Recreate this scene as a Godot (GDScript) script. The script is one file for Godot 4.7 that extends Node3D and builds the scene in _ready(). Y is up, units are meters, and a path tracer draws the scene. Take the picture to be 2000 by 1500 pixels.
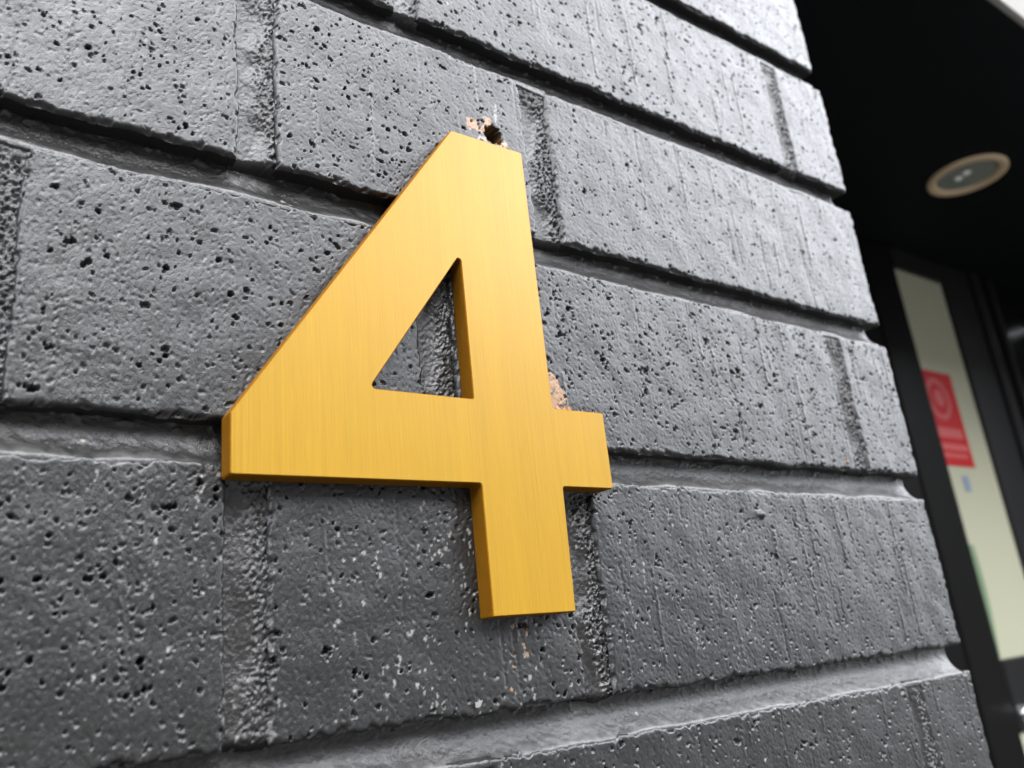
extends Node3D
# Gold house number on a painted brick wall beside a recessed black doorway.
# Wall face: z = 0, brick corner: x = 0, camera height: y = 1.5 m. Wall sizes below are in millimetres from (0, 1.5, 0).

const EYE := 1.5
const M := 0.001
const COURSE := 86.0
const JOINT := 12.7
const BED_A := 330.7
const MORTAR := Color(0.0135, 0.0130, 0.0122)
const PAINT := Color(0.0100, 0.0098, 0.0094)

var rng := RandomNumberGenerator.new()
var mats := {}
# chips in the paint, and sky glints painted on like chips: x, y, radius, stretch in y, kind (0 tan brick, 1 pale plaster)
var chips_and_glints: Array = []


# ---------------------------------------------------------------- helpers
func obj(called: String, mesh: Mesh, mat: Material, parent: Node3D = self, at := Vector3.ZERO) -> MeshInstance3D:
	var o := MeshInstance3D.new()
	o.name = called
	o.mesh = mesh
	o.material_override = mat
	o.position = at
	parent.add_child(o, true)
	return o


func thing(called: String, label: String, category: String, at := Vector3.ZERO, group := "") -> Node3D:
	var o := Node3D.new()
	o.name = called
	o.position = at
	add_child(o, true)
	return tag(o, label, category, group)


func tag(o: Node3D, label: String, category: String, group := "") -> Node3D:
	o.set_meta("label", label)
	o.set_meta("category", category)
	if group:
		o.set_meta("group", group)
	return o


func plain(albedo: Color, rough: float, metal := 0.0, spec := 0.5) -> StandardMaterial3D:
	var m := StandardMaterial3D.new()
	m.albedo_color = albedo.linear_to_srgb()
	m.roughness = rough
	m.metallic = metal
	m.metallic_specular = spec
	return m


func noise_tex(seed_: int, freq: float, size := 512, octaves := 4) -> NoiseTexture2D:
	var n := FastNoiseLite.new()
	n.seed = seed_
	n.frequency = freq
	n.fractal_octaves = octaves
	var t := NoiseTexture2D.new()
	t.width = size
	t.height = size
	t.seamless = true
	t.noise = n
	return t


# noise laid over a grid of cells, one byte a cell
func noise_bytes(seed_: int, period_mm: float, cell: float, nx: int, ny: int, octaves := 1, type := FastNoiseLite.TYPE_SIMPLEX_SMOOTH) -> PackedByteArray:
	var n := FastNoiseLite.new()
	n.noise_type = type
	n.seed = seed_
	n.frequency = cell / period_mm
	n.fractal_type = FastNoiseLite.FRACTAL_FBM if octaves > 1 else FastNoiseLite.FRACTAL_NONE
	n.fractal_octaves = octaves
	return n.get_image(nx, ny, false, false, false).get_data()


# a box with chamfered edges, from corner a to corner b
func chamfer_box(a: Vector3, b: Vector3, c: float) -> ArrayMesh:
	var st := SurfaceTool.new()
	st.begin(Mesh.PRIMITIVE_TRIANGLES)
	st.set_smooth_group(-1)
	var mid := (a + b) / 2.0
	var half := (b - a) / 2.0
	var pts := func(axis: int, s: float) -> Array:
		var out_ := []
		var u := (axis + 1) % 3
		var v := (axis + 2) % 3
		for k in [[-1, -1], [1, -1], [1, 1], [-1, 1]]:
			var p := Vector3.ZERO
			p[axis] = s * half[axis]
			p[u] = k[0] * (half[u] - c)
			p[v] = k[1] * (half[v] - c)
			out_.append(mid + p)
		return out_
	for axis in 3:
		for s in [-1.0, 1.0]:
			var q: Array = pts.call(axis, s)
			quad(st, q[0], q[1], q[2], q[3], s > 0)
	for axis in 3:
		var u := (axis + 1) % 3
		var v := (axis + 2) % 3
		for su in [-1.0, 1.0]:
			for sv in [-1.0, 1.0]:
				var e := []
				for k in [[1, 0, -1], [1, 0, 1], [0, 1, 1], [0, 1, -1]]:
					var p := Vector3.ZERO
					p[axis] = k[2] * (half[axis] - c)
					p[u] = su * (half[u] - (0.0 if k[0] else c))
					p[v] = sv * (half[v] - (0.0 if k[1] else c))
					e.append(mid + p)
				quad(st, e[0], e[1], e[2], e[3], su * sv < 0)
	for sx in [-1.0, 1.0]:
		for sy in [-1.0, 1.0]:
			for sz in [-1.0, 1.0]:
				var s := Vector3(sx, sy, sz)
				var t := []
				for axis in 3:
					var p := half - Vector3.ONE * c
					p[axis] = half[axis]
					t.append(mid + p * s)
				if sx * sy * sz > 0:
					tri(st, t[0], t[2], t[1])
				else:
					tri(st, t[0], t[1], t[2])
	st.generate_normals()
	return st.commit()


func tri(st: SurfaceTool, a: Vector3, b: Vector3, c: Vector3) -> void:
	st.add_vertex(a)
	st.add_vertex(b)
	st.add_vertex(c)


# the four corners run counterclockwise seen from outside when flip is set
func quad(st: SurfaceTool, a: Vector3, b: Vector3, c: Vector3, d: Vector3, flip := false) -> void:
	if flip:
		tri(st, a, c, b)
		tri(st, a, d, c)
	else:
		tri(st, a, b, c)
		tri(st, a, c, d)


# a ring swept round the y axis from a profile of (radius, height)
func lathe(profile: PackedVector2Array, n := 64) -> ArrayMesh:
	var st := SurfaceTool.new()
	st.begin(Mesh.PRIMITIVE_TRIANGLES)
	st.set_smooth_group(0)
	for i in n:
		var a := TAU * i / n
		var b := TAU * (i + 1) / n
		for k in profile.size() - 1:
			var p := profile[k]
			var q := profile[k + 1]
			var pa := Vector3(p.x * cos(a), p.y, p.x * sin(a))
			var pb := Vector3(p.x * cos(b), p.y, p.x * sin(b))
			var qa := Vector3(q.x * cos(a), q.y, q.x * sin(a))
			var qb := Vector3(q.x * cos(b), q.y, q.x * sin(b))
			quad(st, pa, pb, qb, qa)
	st.generate_normals()
	return st.commit()


# ---------------------------------------------------------------- relief meshes
# h, in mm, over a grid; px/py the places of its points in mm; sides go back to z = -deep
func relief(nx: int, ny: int, px: PackedFloat32Array, py: PackedFloat32Array, h: PackedFloat32Array, col: PackedColorArray, deep: float, right_deep := 0.0) -> ArrayMesh:
	var n := nx * ny
	var vs := PackedVector3Array()
	var ns := PackedVector3Array()
	var cs := PackedColorArray()
	var extra := 4 * (nx + ny)
	vs.resize(n)
	ns.resize(n)
	for j in ny:
		var jm := maxi(j - 1, 0)
		var jp := mini(j + 1, ny - 1)
		for i in nx:
			var k := j * nx + i
			var il := j * nx + maxi(i - 1, 0)
			var ir := j * nx + mini(i + 1, nx - 1)
			var kd := jm * nx + i
			var ku := jp * nx + i
			vs[k] = Vector3(px[k] * M, py[k] * M, h[k] * M)
			var gx := (h[ir] - h[il]) / maxf(px[ir] - px[il], 0.01)
			var gy := (h[ku] - h[kd]) / maxf(py[ku] - py[kd], 0.01)
			ns[k] = Vector3(-gx, -gy, 1.0).normalized()
	for k in n:
		var c := col[k]
		col[k] = Color(pow(c.r, 1.0 / 2.2), pow(c.g, 1.0 / 2.2), pow(c.b, 1.0 / 2.2))
	cs.append_array(col)
	var ix := PackedInt32Array()
	ix.resize((nx - 1) * (ny - 1) * 6)
	var w := 0
	for j in ny - 1:
		for i in nx - 1:
			var k := j * nx + i
			ix[w] = k
			ix[w + 1] = k + nx
			ix[w + 2] = k + nx + 1
			ix[w + 3] = k
			ix[w + 4] = k + nx + 1
			ix[w + 5] = k + 1
			w += 6
	# the four sides
	for side in 4:
		var count := nx if side < 2 else ny
		var nor: Vector3 = [Vector3.DOWN, Vector3.UP, Vector3.LEFT, Vector3.RIGHT][side]
		var depth := right_deep if side == 3 and right_deep > 0.0 else deep
		var base := vs.size()
		for q in count:
			var k: int = [q, (ny - 1) * nx + q, q * nx, q * nx + nx - 1][side]
			var v := vs[k]
			vs.append(v)
			vs.append(Vector3(v.x, v.y, -depth * M))
			ns.append(nor)
			ns.append(nor)
			cs.append(col[k])
			cs.append(col[k])
		for q in count - 1:
			var a := base + 2 * q
			if side == 0 or side == 3:
				ix.append_array([a, a + 2, a + 3, a, a + 3, a + 1])
			else:
				ix.append_array([a, a + 3, a + 2, a, a + 1, a + 3])
	var arr := []
	arr.resize(Mesh.ARRAY_MAX)
	arr[Mesh.ARRAY_VERTEX] = vs
	arr[Mesh.ARRAY_NORMAL] = ns
	arr[Mesh.ARRAY_COLOR] = cs
	arr[Mesh.ARRAY_INDEX] = ix
	var m := ArrayMesh.new()
	m.add_surface_from_arrays(Mesh.PRIMITIVE_TRIANGLES, arr)
	return m


func stamp_pit(h: PackedFloat32Array, nx: int, ny: int, cell: float, cx: float, cy: float, ra: float, rb: float, turn: float, depth: float, warp: PackedByteArray, fine: PackedByteArray, rough := 0.9) -> void:
	var reach := maxf(ra, rb) * 1.5
	var i0 := maxi(int((cx - reach) / cell), 0)
	var i1 := mini(int((cx + reach) / cell) + 1, nx - 1)
	var j0 := maxi(int((cy - reach) / cell), 0)
	var j1 := mini(int((cy + reach) / cell) + 1, ny - 1)
	var ct := cos(turn)
	var sn := sin(turn)
	for j in range(j0, j1 + 1):
		for i in range(i0, i1 + 1):
			var x := i * cell - cx
			var y := j * cell - cy
			var u := (x * ct + y * sn) / ra
			var v := (y * ct - x * sn) / rb
			var d := sqrt(u * u + v * v) + rough * (0.65 * (warp[j * nx + i] / 255.0 - 0.5) + 0.5 * (fine[j * nx + i] / 255.0 - 0.5))
			if d < 1.0:
				var s := clampf((1.0 - d) / 0.36, 0.0, 1.0)
				h[j * nx + i] -= depth * s * s * (3.0 - 2.0 * s)
			elif d < 1.35:
				h[j * nx + i] += 0.05 * (1.35 - d) / 0.35


func paint_chips_and_glints(h: PackedFloat32Array, col: PackedColorArray, px: PackedFloat32Array, py: PackedFloat32Array, nx: int, ny: int, cell: float, mid: PackedByteArray, warp: PackedByteArray, fine: PackedByteArray) -> void:
	var x0 := px[0]
	var y0 := py[0]
	for c in chips_and_glints:
		var reach: float = c[2] * maxf(1.0, c[3]) * 1.8
		if c[4] == 2 and py[(ny - 1) * nx] - y0 < 20.0:
			continue
		if c[0] + reach < x0 or c[0] - reach > px[nx - 1]:
			continue
		var i0 := 0
		while i0 < nx - 1 and px[i0] < c[0] - reach:
			i0 += 1
		var i1 := i0
		while i1 < nx - 1 and px[i1] < c[0] + reach:
			i1 += 1
		var j0 := maxi(int((c[1] - reach - y0) / cell), 0)
		var j1 := mini(int((c[1] + reach - y0) / cell) + 1, ny - 1)
		if py[(ny - 1) * nx] - y0 < 20.0:
			j0 = 0
			j1 = ny - 1
		if i0 > i1 or j0 > j1:
			continue
		for j in range(j0, j1 + 1):
			for i in range(i0, i1 + 1):
				var k := j * nx + i
				var u: float = (px[k] - c[0]) / c[2]
				var v: float = (py[k] - c[1]) / (c[2] * c[3])
				var d := sqrt(u * u + v * v) + (1.6 * (mid[k] / 255.0 - 0.5) + 0.5 * (warp[k] / 255.0 - 0.5) if c[2] > 1.5 else 1.4 * (warp[k] / 255.0 - 0.5))
				if d < 1.0:
					var g := 0.8 + 0.4 * fine[k] / 255.0
					col[k] = [Color(0.29 * g, 0.16 * g, 0.075 * g), Color(0.27 * g, 0.245 * g, 0.205 * g), Color(0.19 * g, 0.186 * g, 0.175 * g)][c[4]]
					h[k] -= 0.03


func make_brick(x0: float, x1: float, y0: float, y1: float, seed_: int, cell: float, deep: float, right_deep: float) -> ArrayMesh:
	var r := RandomNumberGenerator.new()
	r.seed = seed_ * 7919 + 13
	# columns left of the photographed part are spaced three times as wide
	var beyond := maxf(-450.0 - x0, 0.0) if cell < 1.2 else 0.0
	var far_columns := int(beyond / (3.0 * cell))
	var nx := far_columns + maxi(int((x1 - x0 - beyond) / cell), 3) + 1
	var ny := maxi(int((y1 - y0) / cell), 3) + 1
	var cx := (x1 - x0 - far_columns * cell * 3.0) / (nx - 1 - far_columns)
	var cy := (y1 - y0) / (ny - 1)
	var broad := noise_bytes(seed_ + 1, 26.0, cell, nx, ny, 2)
	var mid := noise_bytes(seed_ + 2, 5.2, cell, nx, ny, 3)
	var warp := noise_bytes(seed_ + 3, 2.3, cell, nx, ny, 2)
	var fine := noise_bytes(seed_ + 4, 1.5, cell, nx, ny, 2)
	var edge := noise_bytes(seed_ + 5, 7.0, cell, nx, ny, 4)
	var h := PackedFloat32Array()
	var px := PackedFloat32Array()
	var py := PackedFloat32Array()
	var col := PackedColorArray()
	h.resize(nx * ny)
	px.resize(nx * ny)
	py.resize(nx * ny)
	col.resize(nx * ny)
	var proud := r.randf_range(-0.5, 0.5)
	var tone := r.randf_range(0.94, 1.06)
	var paint := Color(PAINT.r * tone, PAINT.g * tone, PAINT.b * tone)
	var holes := r.randf_range(0.55, 1.35)
	var size := r.randf_range(0.8, 1.15)
	var radius := 1.3
	var top := (ny - 1) * nx
	for j in ny:
		for i in nx:
			var k := j * nx + i
			var v := j / float(ny - 1)
			var u := i / float(nx - 1)
			# edges that wander by a few tenths of a millimetre
			var eb := (broad[i] / 255.0 - 0.5) * 1.8 + (mid[i] / 255.0 - 0.5) * 0.9
			var et := (broad[top + i] / 255.0 - 0.5) * 1.8 + (mid[top + i] / 255.0 - 0.5) * 0.9
			var el := (broad[j * nx] / 255.0 - 0.5) * 1.4 + (mid[j * nx] / 255.0 - 0.5) * 0.8
			var er := (broad[j * nx + nx - 1] / 255.0 - 0.5) * 1.2 + (mid[j * nx + nx - 1] / 255.0 - 0.5) * 0.8
			px[k] = x0 + (i * cx if far_columns == 0 else (i * cell * 3.0 if i < far_columns else far_columns * cell * 3.0 + (i - far_columns) * cx)) + el * (1.0 - u) + er * u
			py[k] = y0 + j * cy + eb * (1.0 - v) + et * v
			var d := minf(minf(px[k] - x0 - el, (nx - 1 - i) * cx), minf(j * cy, (ny - 1 - j) * cy))
			var e := edge[k] / 255.0
			d -= maxf(e - 0.46, 0.0) * 4.4
			var w := warp[k] / 255.0 - 0.5
			var f := fine[k] / 255.0 - 0.5
			var z := proud + 0.6 * (broad[k] / 255.0 - 0.5) + 0.11 * (mid[k] / 255.0 - 0.5) + 0.07 * w + 0.10 * f
			# small nicks where two patterns are both low
			z -= 1.1 * maxf(-0.10 - w * 0.5 - f * 0.5, 0.0)
			if d < radius:
				var q := radius - maxf(d, -0.4)
				z -= radius - sqrt(maxf(radius * radius - minf(q, radius) * minf(q, radius), 0.0)) + maxf(-d, 0.0) * 0.35
			h[k] = z
			col[k] = paint
	if cell < 1.2:
		var wide := nx * cell
		var area := wide * (y1 - y0)
		for n in int(area * 0.030 * holes):
			var ra := size * r.randf_range(0.24, 0.5)
			stamp_pit(h, nx, ny, cell, r.randf() * wide, r.randf() * (y1 - y0), ra * r.randf_range(1.1, 2.6), ra, r.randf_range(-0.6, 0.2), r.randf_range(0.4, 1.1), warp, fine, 1.0)
		for n in int(area * 0.0105 * holes):
			var s := r.randf()
			var ra := size * (0.32 + 0.46 * s * s)
			stamp_pit(h, nx, ny, cell, r.randf() * wide, r.randf() * (y1 - y0), ra * r.randf_range(1.0, 2.2), ra, r.randf_range(-0.6, 0.2), r.randf_range(0.7, 1.8), warp, fine, 1.7)
		for n in int(area * 0.0016 * holes):
			# a torn cluster, dragged downwards
			var ra := size * r.randf_range(0.45, 0.95)
			var x := r.randf() * wide
			var y := r.randf() * (y1 - y0)
			stamp_pit(h, nx, ny, cell, x, y, ra * r.randf_range(0.9, 1.6), ra, r.randf_range(-0.6, 0.2), r.randf_range(1.2, 2.6), warp, fine, 2.1)
			for q in r.randi_range(1, 4):
				stamp_pit(h, nx, ny, cell, x + r.randfn(0, 1.2), y - r.randf_range(-1.0, 4.5), ra * 0.7, ra * r.randf_range(0.4, 0.8), r.randf_range(-0.6, 0.2), r.randf_range(0.6, 1.8), warp, fine, 1.8)
		# lines left by the cutting wire, standing nearly upright
		for n in int(wide / 9.0) + 1:
			var x := r.randf() * wide
			var a := r.randf() * (y1 - y0)
			var b := a + r.randf_range(8.0, 50.0)
			var lean := r.randf_range(-0.06, 0.04)
			var tall := r.randf_range(0.12, 0.32) * (1.0 if r.randf() < 0.6 else -1.0)
			for j in range(int(a / cell), mini(int(b / cell), ny)):
				var ic := int((x + lean * (j * cell - a)) / cell)
				for i in range(maxi(ic - 1, 0), mini(ic + 2, nx)):
					var k := j * nx + i
					if warp[k] > 100:
						h[k] += tall * (1.0 if i == ic else 0.45)
		paint_chips_and_glints(h, col, px, py, nx, ny, cell, mid, warp, fine)
	if x0 < -140.0 and x1 > -136.0 and y0 < 49.0 and y1 > 51.0 and cell < 1.2:
		for k in nx * ny:
			var d := Vector2((px[k] + 138.4) / 2.4, (py[k] - 49.5) / 1.7).length()
			if d < 1.0:
				h[k] += 2.0 * sqrt(1.0 - d * d)
	# the drilled hole above the number
	if x0 < -262.0 and x1 > -258.0 and y0 < 200.0 and y1 > 202.0 and cell < 1.2:
		for k in nx * ny:
			var d := Vector2(px[k] + 260.0, py[k] - 200.0).length() / 4.3 + 0.6 * (warp[k] / 255.0 - 0.5)
			if d < 1.0:
				h[k] -= 14.0 * smoothstep(1.0, 0.72, d)
				var g := 0.7 + 0.6 * fine[k] / 255.0
				col[k] = Color(0.13 * g, 0.07 * g, 0.028 * g)
	return relief(nx, ny, px, py, h, col, deep, right_deep)


# a bed joint struck with a rounded iron: deep below the upper brick, nearly flush above the lower one
func make_bed(x0: float, x1: float, yt: float, seed_: int, cell: float) -> ArrayMesh:
	var tall := JOINT + 2.6
	var nx := int((x1 - x0) / cell) + 1
	var ny := int(tall / (cell * 0.7)) + 1
	var broad := noise_bytes(seed_ + 1, 40.0, cell, nx, ny, 2)
	var mid := noise_bytes(seed_ + 2, 6.0, cell, nx, ny, 3)
	var warp := noise_bytes(seed_ + 3, 2.0, cell, nx, ny, 2)
	var fine := noise_bytes(seed_ + 4, 1.1, cell, nx, ny, 1)
	var h := PackedFloat32Array()
	var px := PackedFloat32Array()
	var py := PackedFloat32Array()
	var col := PackedColorArray()
	h.resize(nx * ny)
	px.resize(nx * ny)
	py.resize(nx * ny)
	col.resize(nx * ny)
	for j in ny:
		for i in nx:
			var k := j * nx + i
			px[k] = x0 + (x1 - x0) * i / (nx - 1)
			var sway := (broad[i] / 255.0 - 0.5) * 1.6 + (mid[i] / 255.0 - 0.5) * 0.5
			var v := j / float(ny - 1)
			var t := 0.0  # 0 at the lower brick, 1 at the upper
			var z := -0.35
			if v < 0.12:
				t = -0.2 * (1.0 - v / 0.12)
				z -= maxf(0.03 - v, 0.0) * 40.0
			elif v < 0.85:
				var phi := (v - 0.12) / 0.73 * PI / 2.0
				t = 0.9 * phi / (PI / 2.0)
				z -= 6.2 * (1.0 - pow(1.0 - t / 0.9, 2.6))
			else:
				t = 0.9 + (v - 0.85) * 1.3
				z -= 6.2
			py[k] = yt - JOINT + t * JOINT + sway * (1.0 - clampf(t, 0.0, 1.0))
			z += 0.5 * (broad[k] / 255.0 - 0.5) + 0.34 * (mid[k] / 255.0 - 0.5) + 0.20 * (warp[k] / 255.0 - 0.5) + 0.16 * (fine[k] / 255.0 - 0.5)
			# crumbs below the upper brick
			if t > 0.7 and mid[k] > 150:
				z += (mid[k] - 150) / 105.0 * 1.3 * (t - 0.7) / 0.3
			# the joint ends short of the corner
			var c := x1 - px[k]
			if c < 1.2:
				z -= (1.2 - c) * 1.0
			h[k] = z
			# bright sky-lit lip painted into the ledge colour, broken by noise
			var lip_light := clampf(1.0 - absf(t - 0.06) / 0.25, 0.0, 1.0) * clampf(0.45 + 1.6 * (mid[k] / 255.0 - 0.5) + 1.2 * (broad[k] / 255.0 - 0.5), 0.0, 1.0)
			col[k] = MORTAR.lerp(Color(0.085, 0.083, 0.079), lip_light)
	paint_chips_and_glints(h, col, px, py, nx, ny, cell, mid, warp, fine)
	return relief(nx, ny, px, py, h, col, 30.0, 110.0)


func make_perpend(x0: float, x1: float, y0: float, y1: float, seed_: int, cell: float, sandy: float) -> ArrayMesh:
	var xa := x0 - 1.4
	var xb := x1 + 1.4
	var ya := y0 - 2.2
	var yb := y1 + 1.0
	var nx := int((xb - xa) / cell) + 1
	var ny := int((yb - ya) / cell) + 1
	var broad := noise_bytes(seed_ + 1, 30.0, cell, nx, ny, 2)
	var mid := noise_bytes(seed_ + 2, 2.6, cell, nx, ny, 3)
	var warp := noise_bytes(seed_ + 3, 1.4, cell, nx, ny, 2)
	var h := PackedFloat32Array()
	var px := PackedFloat32Array()
	var py := PackedFloat32Array()
	var col := PackedColorArray()
	h.resize(nx * ny)
	px.resize(nx * ny)
	py.resize(nx * ny)
	col.resize(nx * ny)
	for j in ny:
		for i in nx:
			var k := j * nx + i
			px[k] = xa + (xb - xa) * i / (nx - 1)
			py[k] = ya + (yb - ya) * j / (ny - 1)
			var u := clampf((px[k] - x0) / (x1 - x0), 0.0, 1.0)
			var side := u + (broad[j * nx] / 255.0 - 0.5) * 0.9
			var grit := smoothstep(0.4, 0.65, side) * sandy
			var z := (-3.1 if x0 < -200.0 else -1.9) + (1.6 if x0 < -200.0 else 1.0) * smoothstep(0.15, 0.75, side) + 0.7 * (broad[k] / 255.0 - 0.5)
			var g := 0.5 * (warp[k] / 255.0 - 0.5) + 0.5 * (mid[k] / 255.0 - 0.5)
			z += (0.35 + 0.55 * grit) * (mid[k] / 255.0 - 0.5) + (0.3 + 0.5 * grit) * (warp[k] / 255.0 - 0.5)
			z -= 9.0 * maxf(-0.03 - g, 0.0) * grit
			var low := (y0 + 2.0 + 4.0 * (broad[i] / 255.0 - 0.5) - py[k]) / 3.0
			if low > 0.0:
				z -= low * low * 4.6
			z = lerpf(z, -0.75 + 0.3 * (mid[k] / 255.0 - 0.5), smoothstep(-9.0 - 5.0 * (mid[k] / 255.0 - 0.5), -1.0, py[k] - y1))
			h[k] = z
			col[k] = MORTAR
	paint_chips_and_glints(h, col, px, py, nx, ny, cell, mid, warp, mid)
	return relief(nx, ny, px, py, h, col, 16.0)


# ---------------------------------------------------------------- the number
# a polygon, its corners rounded: pts of Vector3(x, y, radius)
func rounded(pts: Array) -> PackedVector2Array:
	var out_ := PackedVector2Array()
	var n := pts.size()
	for i in n:
		var p := Vector2(pts[i].x, pts[i].y)
		var a := (Vector2(pts[(i + n - 1) % n].x, pts[(i + n - 1) % n].y) - p).normalized()
		var b := (Vector2(pts[(i + 1) % n].x, pts[(i + 1) % n].y) - p).normalized()
		var half := absf(a.angle_to(b)) / 2.0
		var r: float = pts[i].z
		var cut := r / tan(half)
		var centre := p + (a + b).normalized() * (r / sin(half))
		var s := (p + a * cut - centre).angle()
		var turn := angle_difference(s, (p + b * cut - centre).angle())
		for k in 7:
			out_.append(centre + Vector2.from_angle(s + turn * k / 6.0) * r)
	return out_


func inset(p: PackedVector2Array, by: float, outward: float) -> PackedVector2Array:
	var out_ := PackedVector2Array()
	var n := p.size()
	for i in n:
		var a := (p[i] - p[(i + n - 1) % n]).normalized()
		var b := (p[(i + 1) % n] - p[i]).normalized()
		var na := Vector2(a.y, -a.x)
		var nb := Vector2(b.y, -b.x)
		var m := (na + nb).normalized()
		out_.append(p[i] - outward * m * by / maxf(m.dot(na), 0.4))
	return out_


func house_number() -> void:
	var t := thing("house_number", "large gold brushed metal number 4 mounted on the grey brick wall", "house number", Vector3(0, EYE, 0))
	var outer := rounded([Vector3(-285.3, 189.4, 0.5), Vector3(-366.6, 72.6, 1.2), Vector3(-366.6, 55.3, 0.8), Vector3(-286.0, 55.9, 0.9), Vector3(-286.2, 14.3, 0.5), Vector3(-253.2, 14.3, 0.6), Vector3(-252.2, 56.0, 0.9), Vector3(-228.8, 56.1, 0.7), Vector3(-228.7, 84.6, 0.9), Vector3(-252.5, 84.3, 1.0), Vector3(-252.6, 189.7, 0.6)])
	var hole := rounded([Vector3(-286.1, 138.2, 1.0), Vector3(-286.1, 84.4, 0.7), Vector3(-324.2, 84.1, 1.1)])
	# both run counterclockwise: the outer one from the top down the left side; the hole is turned to do so too
	if Geometry2D.is_polygon_clockwise(outer):
		outer.reverse()
	if Geometry2D.is_polygon_clockwise(hole):
		hole.reverse()
	var back := 0.4
	var front := 7.5
	var bevel := 0.3
	var st := SurfaceTool.new()
	st.begin(Mesh.PRIMITIVE_TRIANGLES)
	st.set_smooth_group(-1)
	var caps := [inset(outer, bevel, 1.0), inset(hole, bevel, -1.0)]
	# the face, cut in two through the hole
	for half in [[-400.0, -305.0], [-305.0, -200.0]]:
		var strip := PackedVector2Array([Vector2(half[0], 0), Vector2(half[1], 0), Vector2(half[1], 260), Vector2(half[0], 260)])
		for piece in Geometry2D.intersect_polygons(caps[0], strip):
			for rest in Geometry2D.clip_polygons(piece, caps[1]):
				var ids := Geometry2D.triangulate_polygon(rest)
				for k in range(0, ids.size(), 3):
					var q := [rest[ids[k]], rest[ids[k + 1]], rest[ids[k + 2]]]
					if (q[1] - q[0]).cross(q[2] - q[0]) > 0.0:
						q.reverse()
					for p in q:
						st.set_normal(Vector3.BACK)
						st.set_uv(Vector2(p.x, p.y) / 100.0)
						st.add_vertex(Vector3(p.x, p.y, front) * M)
	var face: ArrayMesh = st.commit()
	obj("face", face, mats.gold, t)
	st = SurfaceTool.new()
	st.begin(Mesh.PRIMITIVE_TRIANGLES)
	st.set_smooth_group(-1)
	for ring in 2:
		var p: PackedVector2Array = [outer, hole][ring]
		var c: PackedVector2Array = caps[ring]
		var n := p.size()
		for i in n:
			var j := (i + 1) % n
			var a := p[i]
			var b := p[j]
			if ring == 1:
				a = p[j]
				b = p[i]
			var ca := c[i] if ring == 0 else c[j]
			var cb := c[j] if ring == 0 else c[i]
			quad(st, Vector3(a.x, a.y, back) * M, Vector3(a.x, a.y, front - bevel) * M, Vector3(b.x, b.y, front - bevel) * M, Vector3(b.x, b.y, back) * M)
			quad(st, Vector3(a.x, a.y, front - bevel) * M, Vector3(ca.x, ca.y, front) * M, Vector3(cb.x, cb.y, front) * M, Vector3(b.x, b.y, front - bevel) * M)
	st.generate_normals()
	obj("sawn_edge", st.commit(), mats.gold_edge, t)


func gold_materials() -> void:
	# brushed lines that run up the face
	var r := RandomNumberGenerator.new()
	r.seed = 44
	var w := 1024
	var hgt := 512
	var val := PackedFloat32Array()
	val.resize(w * hgt)
	for n in 15000:
		var x := r.randi_range(0, w - 1)
		var y := r.randi_range(0, hgt - 1)
		var l := int(20 + 230 * pow(r.randf(), 2.0))
		var a := r.randf_range(-1.0, 1.0) * (0.5 if r.randf() < 0.9 else 1.3)
		for k in l:
			var f := sin(PI * k / l)
			val[((y + k) % hgt) * w + x] += a * f
	var band := noise_bytes(31, 90.0, 1.0, w, 1, 3)
	var tint := Image.create(w, hgt, false, Image.FORMAT_RGB8)
	var grey := Image.create(w, hgt, false, Image.FORMAT_RGB8)
	for y in hgt:
		for x in w:
			var v := val[y * w + x] + 0.7 * (band[x] / 255.0 - 0.5)
			var g := clampf(0.90 + 0.052 * v, 0.0, 1.0)
			tint.set_pixel(x, y, Color(g, g * (0.995 + 0.004 * v), clampf(g * (0.97 + 0.01 * v), 0, 1)))
			var b := clampf(0.5 + 0.16 * v, 0.0, 1.0)
			grey.set_pixel(x, y, Color(b, b, b))
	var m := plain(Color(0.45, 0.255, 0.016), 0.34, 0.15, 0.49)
	m.albedo_texture = ImageTexture.create_from_image(tint)
	var bump: Image = grey.duplicate()
	bump.bump_map_to_normal_map(1.2)
	m.normal_enabled = true
	m.normal_texture = ImageTexture.create_from_image(bump)
	m.normal_scale = 0.35
	mats.gold = m
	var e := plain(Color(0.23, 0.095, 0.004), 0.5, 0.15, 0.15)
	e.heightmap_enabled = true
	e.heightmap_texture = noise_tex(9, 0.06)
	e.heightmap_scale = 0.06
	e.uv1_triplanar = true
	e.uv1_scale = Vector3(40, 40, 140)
	mats.gold_edge = e


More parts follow.
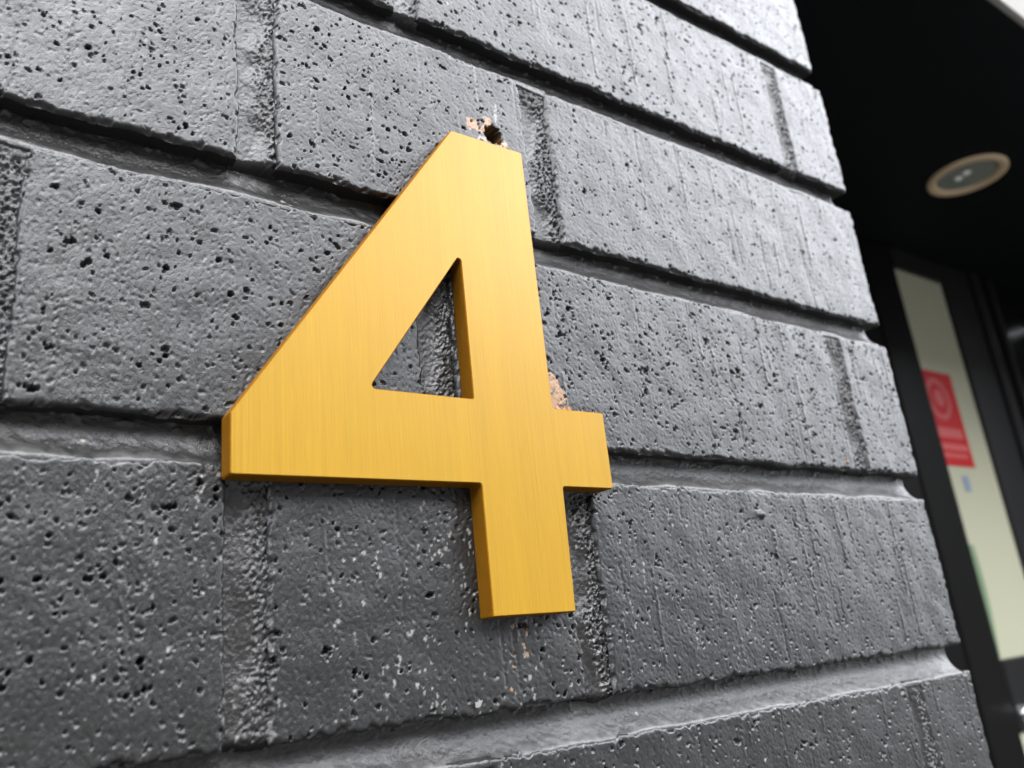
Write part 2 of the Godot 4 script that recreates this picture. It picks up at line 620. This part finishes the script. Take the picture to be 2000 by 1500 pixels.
# ---------------------------------------------------------------- wall
func brick_wall() -> void:
	var wall := thing("brick_wall", "charcoal painted brick wall with raked mortar joints and pitted faces", "wall", Vector3(0, EYE, 0))
	# chips: round the drilled hole, right of the number, below it
	chips_and_glints = [[-268.5, 202.0, 3.6, 0.8, 0], [-264.6, 201.8, 2.0, 0.9, 0], [-262.3, 205.4, 2.2, 1.2, 0], [-256.3, 195.5, 2.6, 1.2, 0], [-255.0, 198.5, 1.7, 0.8, 1], [-265.5, 196.3, 1.8, 1.2, 1], [-263.5, 193.5, 1.8, 1.3, 0], [-258.0, 209.0, 0.9, 2.8, 2], [-257.4, 214.0, 0.6, 3.4, 2],
		[-246.5, 97.0, 3.6, 1.3, 0], [-244.5, 90.0, 4.2, 1.3, 0], [-240.0, 86.5, 2.6, 0.9, 0],
		[-346.0, 149.5, 0.9, 0.7, 1], [-344.2, 148.2, 0.6, 0.7, 1],
		[-221.0, -20.5, 0.8, 0.8, 1], [-64.0, 77.0, 1.0, 1.0, 0]]  # the pale mark in the bed joint is a painted glare
	var r := RandomNumberGenerator.new()
	r.seed = 5
	for n in 13:
		chips_and_glints.append([-271.0 + r.randfn(0, 3.2), r.randf_range(-11.0, 12.0), r.randf_range(0.3, 0.62), r.randf_range(0.7, 2.0), 0 if r.randf() < 0.5 else 2])
	# pale flecks painted as sky glints on pit lips, strung down the lower bricks
	for n in 120:
		var x := r.randf_range(-425.0, -150.0) if n % 2 else r.randf_range(-350.0, -235.0)
		var y := r.randf_range(-20.0, 60.0)
		for q in r.randi_range(1, 6):
			chips_and_glints.append([x + r.randfn(0, 0.7), y - q * r.randf_range(1.0, 5.0), r.randf_range(0.22, 0.6), r.randf_range(0.6, 1.8), 2])
	for n in 9:
		chips_and_glints.append([r.randf_range(-425.0, -20.0), r.randf_range(-60.0, 320.0), r.randf_range(0.3, 0.7), r.randf_range(0.6, 1.6), 1])
	# each course: its brick ends from the corner leftwards, in mm
	var stretchers := [[0.0, -229.8], [-243.2, -349.5], [-362.0, -592.0], [-604.5, -712.0]]
	var closers := [[0.0, -46.5], [-57.5, -287.6], [-299.8, -419.5], [-431.0, -660.0]]
	var course_de := [[0.0, -234.0], [-246.3, -353.6], [-365.3, -595.0], [-607.0, -714.0]]
	var course_ab := [[0.0, -46.0], [-57.0, -290.8], [-300.5, -411.0], [-423.5, -653.0]]
	var plan := {-2: closers, -1: stretchers, 0: course_ab, 1: stretchers, 2: closers, 3: course_de, 4: closers, 5: stretchers}
	# how far each course's end stands from the corner line
	var corner := {-2: 0.0, -1: -1.2, 0: 0.9, 1: 0.0, 2: 0.4, 3: -0.6, 4: 0.9, 5: 0.0}
	var id := 100
	for row in range(-2, 6):
		var top: float = BED_A - JOINT - row * COURSE
		var bottom := top - (COURSE - JOINT)
		var ends: Array = plan[row]
		for b in ends.size():
			id += 17
			var xr: float = ends[b][0] + (corner[row] if b == 0 else 0.0)
			var xl: float = ends[b][1]
			var seen_ := row >= -1 and row <= 4 and xr > -440.0
			if row == -1 and b > 0 or row == 0 and b > 2:
				seen_ = false
			obj("brick", make_brick(xl, xr, bottom, top, id, 0.46 if seen_ else 3.0, 20.0, 110.0 if b == 0 else 0.0), mats.paint, wall)
			if b + 1 < ends.size():
				obj("upright_joint", make_perpend(ends[b + 1][0], xl, bottom, top, id + 7, 0.45 if seen_ else 2.0, [0.85, 0.55, 0.35][id % 3]), mats.mortar, wall)
		id += 31
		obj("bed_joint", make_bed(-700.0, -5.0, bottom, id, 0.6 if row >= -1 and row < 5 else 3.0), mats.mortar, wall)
	obj("inner_leaf", chamfer_box(Vector3(-0.7, -0.21, -0.4), Vector3(-0.006, 0.49, -0.0205), 0.001), mats.paint, wall)
	# the wall goes on, plainer, below, above and to the left of what was photographed
	obj("lower_wall", chamfer_box(Vector3(-2.5, -EYE, -0.4), Vector3(0.0, -0.2102, -0.003), 0.002), mats.paint_plain, wall)
	obj("upper_wall", chamfer_box(Vector3(-2.5, 0.4905, -0.4), Vector3(0.0, 1.4, -0.003), 0.002), mats.paint_plain, wall)
	obj("side_wall", chamfer_box(Vector3(-2.5, -0.2098, -0.4), Vector3(-0.7135, 0.49, -0.003), 0.002), mats.paint_plain, wall)


func doorway() -> void:
	# the reveal, the head and the ceiling over the recess
	var soffit := thing("porch_ceiling", "black flat ceiling over the recessed doorway", "ceiling", Vector3(0, EYE + 0.6, 0))
	obj("board", chamfer_box(Vector3(0.004, 0.0, -0.62), Vector3(1.6, 0.03, -0.022), 0.002), mats.black_ceiling, soffit)
	var lintel := thing("lintel", "pale rendered lintel above the black porch ceiling", "lintel", Vector3(0, EYE + 0.6, 0))
	obj("beam", chamfer_box(Vector3(0.004, 0.0, -0.0215), Vector3(1.8, 0.8, -0.014), 0.001), mats.render_pale, lintel)
	var pier := thing("doorway_pier", "dark painted pier closing the right side of the doorway", "wall", Vector3(0, 0, 0))
	obj("pier", chamfer_box(Vector3(1.6, 0.0, -0.62), Vector3(2.6, EYE + 0.6, -0.003), 0.003), mats.paint_plain, pier)

	var d := thing("glazed_door", "charcoal framed door with a narrow pale frosted pane and black stiles", "door", Vector3(0, EYE, -0.4))
	obj("side_panel", chamfer_box(Vector3(0.0, -EYE, -0.06), Vector3(0.776, 0.5995, -0.002), 0.001), mats.frame, d)
	obj("stile", chamfer_box(Vector3(0.777, -EYE, -0.06), Vector3(0.867, 0.5995, 0.001), 0.003), mats.frame, d)
	obj("stile", chamfer_box(Vector3(1.020, -EYE, -0.06), Vector3(1.120, 0.5995, 0.004), 0.003), mats.frame_black, d)
	obj("head_rail", chamfer_box(Vector3(0.8675, 0.558, -0.06), Vector3(1.0195, 0.5995, 0.003), 0.003), mats.frame_black, d)
	obj("middle_rail", chamfer_box(Vector3(0.8675, -0.162, -0.06), Vector3(1.0195, -0.064, 0.003), 0.003), mats.frame_black, d)
	var pane := obj("frosted_pane", chamfer_box(Vector3(0.8675, -0.068, -0.012), Vector3(1.0195, 0.561, -0.002), 0.0005), mats.frosted, d)
	pane.set_meta("label", "pale green frosted upper pane")
	obj("frosted_pane", chamfer_box(Vector3(0.8675, -EYE + 0.1, -0.012), Vector3(1.0195, -0.158, -0.002), 0.0005), mats.frosted, d)
	# glazing beads of the dark door leaf to the right
	for x in [[1.122, 1.150, 0.012], [1.154, 1.186, -0.004], [1.190, 1.206, 0.010], [1.2065, 1.235, -0.006]]:
		obj("glazing_bead", chamfer_box(Vector3(x[0], -EYE, -0.05), Vector3(x[1], 0.5995, x[2]), 0.003), mats.frame_black, d)
	obj("dark_pane", chamfer_box(Vector3(1.236, -EYE, -0.05), Vector3(1.599, 0.5995, -0.03), 0.001), mats.dark_glass, d)
	# lock on the middle rail
	var lock := obj("lock", lathe(PackedVector2Array([Vector2(0.0, 0.012), Vector2(0.007, 0.012), Vector2(0.0105, 0.010), Vector2(0.012, 0.0)]), 32), mats.steel, d, Vector3(0.886, -0.138, 0.003))
	lock.rotation.x = PI / 2

	# red notice stuck on the pane
	var n := thing("red_notice", "red safety notice with a white symbol stuck on the frosted pane", "notice", Vector3(0, EYE, -0.4018))
	obj("sheet", chamfer_box(Vector3(0.868, 0.222, 0.0), Vector3(0.957, 0.380, 0.0006), 0.0001), mats.red, n)
	var ring := TorusMesh.new()
	ring.inner_radius = 0.026
	ring.outer_radius = 0.036
	ring.rings = 48
	ring.ring_segments = 8
	var o := obj("symbol_ring", ring, mats.pale_print, n, Vector3(0.897, 0.332, 0.0007))
	o.rotation.x = PI / 2
	o.scale = Vector3(1, 0.04, 1)
	var dot := CylinderMesh.new()
	dot.top_radius = 0.014
	dot.bottom_radius = 0.014
	dot.height = 0.0004
	o = obj("symbol_dot", dot, mats.pale_print, n, Vector3(0.9, 0.334, 0.0008))
	o.rotation.x = PI / 2
	for bar in [[0.866, 0.944, 0.268, 0.284], [0.866, 0.950, 0.248, 0.258], [0.866, 0.940, 0.236, 0.242]]:
		obj("text_line", chamfer_box(Vector3(bar[0], bar[2], 0.0005), Vector3(bar[1], bar[3], 0.0009), 0.0001), mats.pale_print, n)
	var blue := thing("blue_sticker", "small blue sticker on the pane just below the red notice", "sticker", Vector3(0, EYE, -0.4018))
	obj("sheet", chamfer_box(Vector3(0.905, 0.182, 0.0), Vector3(0.924, 0.207, 0.0005), 0.0001), mats.blue, blue)
	var leaf := thing("green_decal", "curved green decal along the lower left edge of the pale pane", "decal", Vector3(0, EYE, -0.4018))
	var st := SurfaceTool.new()
	st.begin(Mesh.PRIMITIVE_TRIANGLES)
	st.set_smooth_group(-1)
	for k in 24:
		var a := k / 24.0
		var b := (k + 1) / 24.0
		var ya := lerpf(0.10, -0.062, a)
		var yb := lerpf(0.10, -0.062, b)
		var wa := 0.881 + 0.007 * sin(PI * pow(a, 0.8)) - 0.008 * a
		var wb := 0.881 + 0.007 * sin(PI * pow(b, 0.8)) - 0.008 * b
		quad(st, Vector3(0.868, yb, 0.0004), Vector3(0.868, ya, 0.0004), Vector3(wa, ya, 0.0004), Vector3(wb, yb, 0.0004))
	st.generate_normals()
	obj("sheet", st.commit(), mats.green, leaf)

	var lamp := thing("downlight", "round recessed downlight with a tan trim ring in the black ceiling", "light", Vector3(0.765, EYE + 0.6, -0.215))
	obj("trim_ring", lathe(PackedVector2Array([Vector2(0.054, 0.001), Vector2(0.0535, -0.003), Vector2(0.050, -0.0045), Vector2(0.043, -0.004), Vector2(0.040, -0.001), Vector2(0.038, 0.004)])), mats.trim, lamp)
	obj("lens", lathe(PackedVector2Array([Vector2(0.0385, -0.0002), Vector2(0.02, -0.0012), Vector2(0.0, -0.0016)])), mats.lens, lamp)
	for p in [Vector3(-0.006, -0.0014, -0.010), Vector3(-0.010, -0.0014, 0.004)]:
		var dome := SphereMesh.new()
		dome.radius = 0.006
		dome.height = 0.006
		dome.radial_segments = 24
		dome.rings = 12
		obj("lens_glint", dome, mats.lens_glint, lamp, p)  # reflected highlights on the unlit lens, put in as pale domes


func across_the_street() -> void:  # added out of view to block the low sky and darken the wall
	var b := thing("added_street_building", "unseen long grey building added across the street to block low sky light", "building", Vector3(0, 0, 12.0))
	obj("facade", chamfer_box(Vector3(-30, 0, 0), Vector3(30, 7.7, 6.0), 0.02), mats.facade, b)
	obj("parapet", chamfer_box(Vector3(-30.1, 7.701, -0.1), Vector3(30.1, 8.0, 6.1), 0.03), mats.facade, b)
	var frame := chamfer_box(Vector3(-0.7, 0, -0.06), Vector3(0.7, 1.7, 0.02), 0.02)
	var glass := chamfer_box(Vector3(-0.62, 0.08, -0.07), Vector3(0.62, 1.62, -0.055), 0.005)
	for floor_ in 2:
		for k in 14:
			var w := obj("window", frame, mats.render_pale, b, Vector3(-26.0 + 4.0 * k, 1.4 + 3.3 * floor_, 0))
			obj("pane", glass, mats.dark_glass, w)


func small_things() -> void:
	# a flake of pale paint caught on the brick below the number, and a hair of lint in the joint
	var st := SurfaceTool.new()
	st.begin(Mesh.PRIMITIVE_TRIANGLES)
	st.set_smooth_group(-1)
	var p := [Vector3(-1.5, -1.2, 0.2), Vector3(-1.7, 0.8, 0.5), Vector3(-0.8, 0.5, 0.3), Vector3(-0.2, 1.6, 0.9), Vector3(0.7, 0.9, 0.5), Vector3(1.5, 1.2, 0.8), Vector3(1.0, -0.4, 0.3), Vector3(0.3, -1.3, 0.2)]
	for k in p.size():
		var a: Vector3 = p[k] * 0.8 * M
		var b: Vector3 = p[(k + 1) % p.size()] * 0.8 * M
		tri(st, Vector3(0, 0, 0.0004), a, b)
		tri(st, Vector3(0, 0, 0.0002), b - Vector3(0, 0, 0.0002), a - Vector3(0, 0, 0.0002))
	st.generate_normals()
	tag(obj("paint_flake", st.commit(), mats.flake, self, Vector3(-0.2898, EYE - 0.0101, 0.0008)), "tiny white paint flake on the brick edge below the number", "flake")
	st = SurfaceTool.new()
	st.begin(Mesh.PRIMITIVE_TRIANGLES)
	st.set_smooth_group(0)
	var line := []
	for k in 13:
		var u := k / 12.0
		line.append(Vector3(-2.6 + 4.6 * u, -1.6 + 2.8 * u + 0.5 * sin(4.0 * u), 0.5 * sin(PI * u)) * M)
	for k in 12:
		for s in 6:
			var o0 := Vector3(-sin(TAU * s / 6), cos(TAU * s / 6), cos(TAU * s / 6)) * 0.00011
			var o1 := Vector3(-sin(TAU * (s + 1) / 6), cos(TAU * (s + 1) / 6), cos(TAU * (s + 1) / 6)) * 0.00011
			quad(st, line[k] + o0, line[k + 1] + o0, line[k + 1] + o1, line[k] + o1)
	st.generate_normals()
	tag(obj("lint_fibre", st.commit(), mats.flake, self, Vector3(-0.3075, EYE - 0.0185, -0.0032)), "short pale fibre lying in the mortar joint below the number", "lint")


# how dull the paint is, from patch to patch
func rough_noise() -> ImageTexture:
	var n := FastNoiseLite.new()
	n.seed = 77
	n.frequency = 0.035
	n.fractal_octaves = 5
	n.fractal_gain = 0.62
	var im := n.get_seamless_image(512, 512)
	im.convert(Image.FORMAT_RGB8)
	for y in 512:
		for x in 512:
			var v := lerpf(0.26, 0.46, im.get_pixel(x, y).r)
			im.set_pixel(x, y, Color(v, v, v))
	return ImageTexture.create_from_image(im)


func materials() -> void:
	var p := plain(Color.WHITE, 1.0, 0.0, 0.57)
	p.roughness_texture = rough_noise()
	p.roughness_texture_channel = BaseMaterial3D.TEXTURE_CHANNEL_RED
	p.vertex_color_use_as_albedo = true
	p.vertex_color_is_srgb = true  # eight bits hold dark paint better that way
	p.heightmap_enabled = true
	p.heightmap_texture = noise_tex(21, 0.15, 512, 4)
	p.heightmap_scale = 0.011
	p.uv1_triplanar = true
	p.uv1_scale = Vector3(28, 28, 28)
	mats.paint = p
	var o: StandardMaterial3D = p.duplicate()
	o.heightmap_scale = 0.014
	mats.mortar = o
	var q := plain(PAINT, 0.45, 0.0, 0.8)
	q.heightmap_enabled = true
	q.heightmap_texture = noise_tex(22, 0.02, 512, 5)
	q.heightmap_scale = 0.2
	q.uv1_triplanar = true
	q.uv1_scale = Vector3(5, 5, 5)
	mats.paint_plain = q
	gold_materials()
	mats.black_ceiling = plain(Color(0.0045, 0.0055, 0.006), 0.6, 0.0, 0.2)
	mats.render_pale = plain(Color(0.26, 0.25, 0.225), 0.8)
	mats.frame = plain(Color(0.004, 0.004, 0.0037), 0.5, 0.0, 0.18)
	mats.frame_black = plain(Color(0.008, 0.008, 0.008), 0.5, 0.0, 0.3)
	mats.dark_glass = plain(Color(0.006, 0.007, 0.006), 0.2, 0.0, 0.3)
	mats.frosted = plain(Color(0.35, 0.35, 0.255), 0.6, 0.0, 0.2)
	mats.steel = plain(Color(0.75, 0.75, 0.74), 0.25, 1.0)
	mats.red = plain(Color(0.38, 0.006, 0.009), 0.5, 0.0, 0.3)
	mats.pale_print = plain(Color(0.45, 0.09, 0.085), 0.5, 0.0, 0.3)
	mats.blue = plain(Color(0.15, 0.19, 0.26), 0.5)
	mats.green = plain(Color(0.12, 0.18, 0.10), 0.5)
	mats.trim = plain(Color(0.60, 0.45, 0.27), 0.5)
	mats.lens = plain(Color(0.22, 0.24, 0.20), 0.3)
	mats.lens_glint = plain(Color(0.9, 0.9, 0.84), 0.3)
	mats.flake = plain(Color(0.28, 0.27, 0.245), 0.7)
	mats.facade = plain(Color(0.10, 0.098, 0.095), 0.8)
	mats.ground = plain(Color(0.055, 0.054, 0.052), 0.85)


func _ready() -> void:
	# camera
	var cam := Camera3D.new()
	cam.name = "camera"
	cam.position = Vector3(-0.4382, EYE, 0.2268)
	cam.rotation_order = EULER_ORDER_YXZ
	cam.rotation_degrees = Vector3(18.2924, -37.5608, -6.1108)
	cam.near = 0.01
	cam.far = 200.0
	var lens := CameraAttributesPhysical.new()
	lens.frustum_focal_length = 12.0 / 0.455095
	lens.frustum_focus_distance = 0.278
	lens.frustum_near = 0.01
	lens.frustum_far = 200.0
	lens.exposure_aperture = 11.0
	cam.attributes = lens
	cam.fov = 48.94
	add_child(cam)
	cam.current = true
	# sky and exposure
	var sky := ProceduralSkyMaterial.new()
	sky.sky_top_color = Color(0.955, 0.96, 0.99)
	sky.sky_horizon_color = Color(0.78, 0.80, 0.82)
	sky.sky_curve = 0.4
	sky.sky_energy_multiplier = 1.4
	sky.ground_bottom_color = Color(0.25, 0.24, 0.23)
	sky.ground_horizon_color = Color(0.4, 0.39, 0.38)
	var env := Environment.new()
	env.background_mode = Environment.BG_SKY
	env.sky = Sky.new()
	env.sky.sky_material = sky
	env.tonemap_mode = Environment.TONE_MAPPER_LINEAR
	env.tonemap_exposure = 4.7
	env.sdfgi_enabled = true
	env.ssao_enabled = true
	env.ssil_enabled = true
	var we := WorldEnvironment.new()
	we.name = "world"
	we.environment = env
	add_child(we)
	var sun := DirectionalLight3D.new()
	sun.name = "sun"
	sun.light_energy = 0.31
	sun.light_color = Color(0.98, 0.985, 1.0)
	sun.light_angular_distance = 30.0
	sun.shadow_enabled = true
	sun.rotation_degrees = Vector3(-50, -4, 0)
	add_child(sun)

	materials()
	# structure
	var ground := obj("ground", chamfer_box(Vector3(-60, -0.2, -60), Vector3(60, 0.0, 60), 0.01), mats.ground)
	ground.set_meta("kind", "structure")
	brick_wall()
	doorway()
	# objects
	across_the_street()
	house_number()
	small_things()
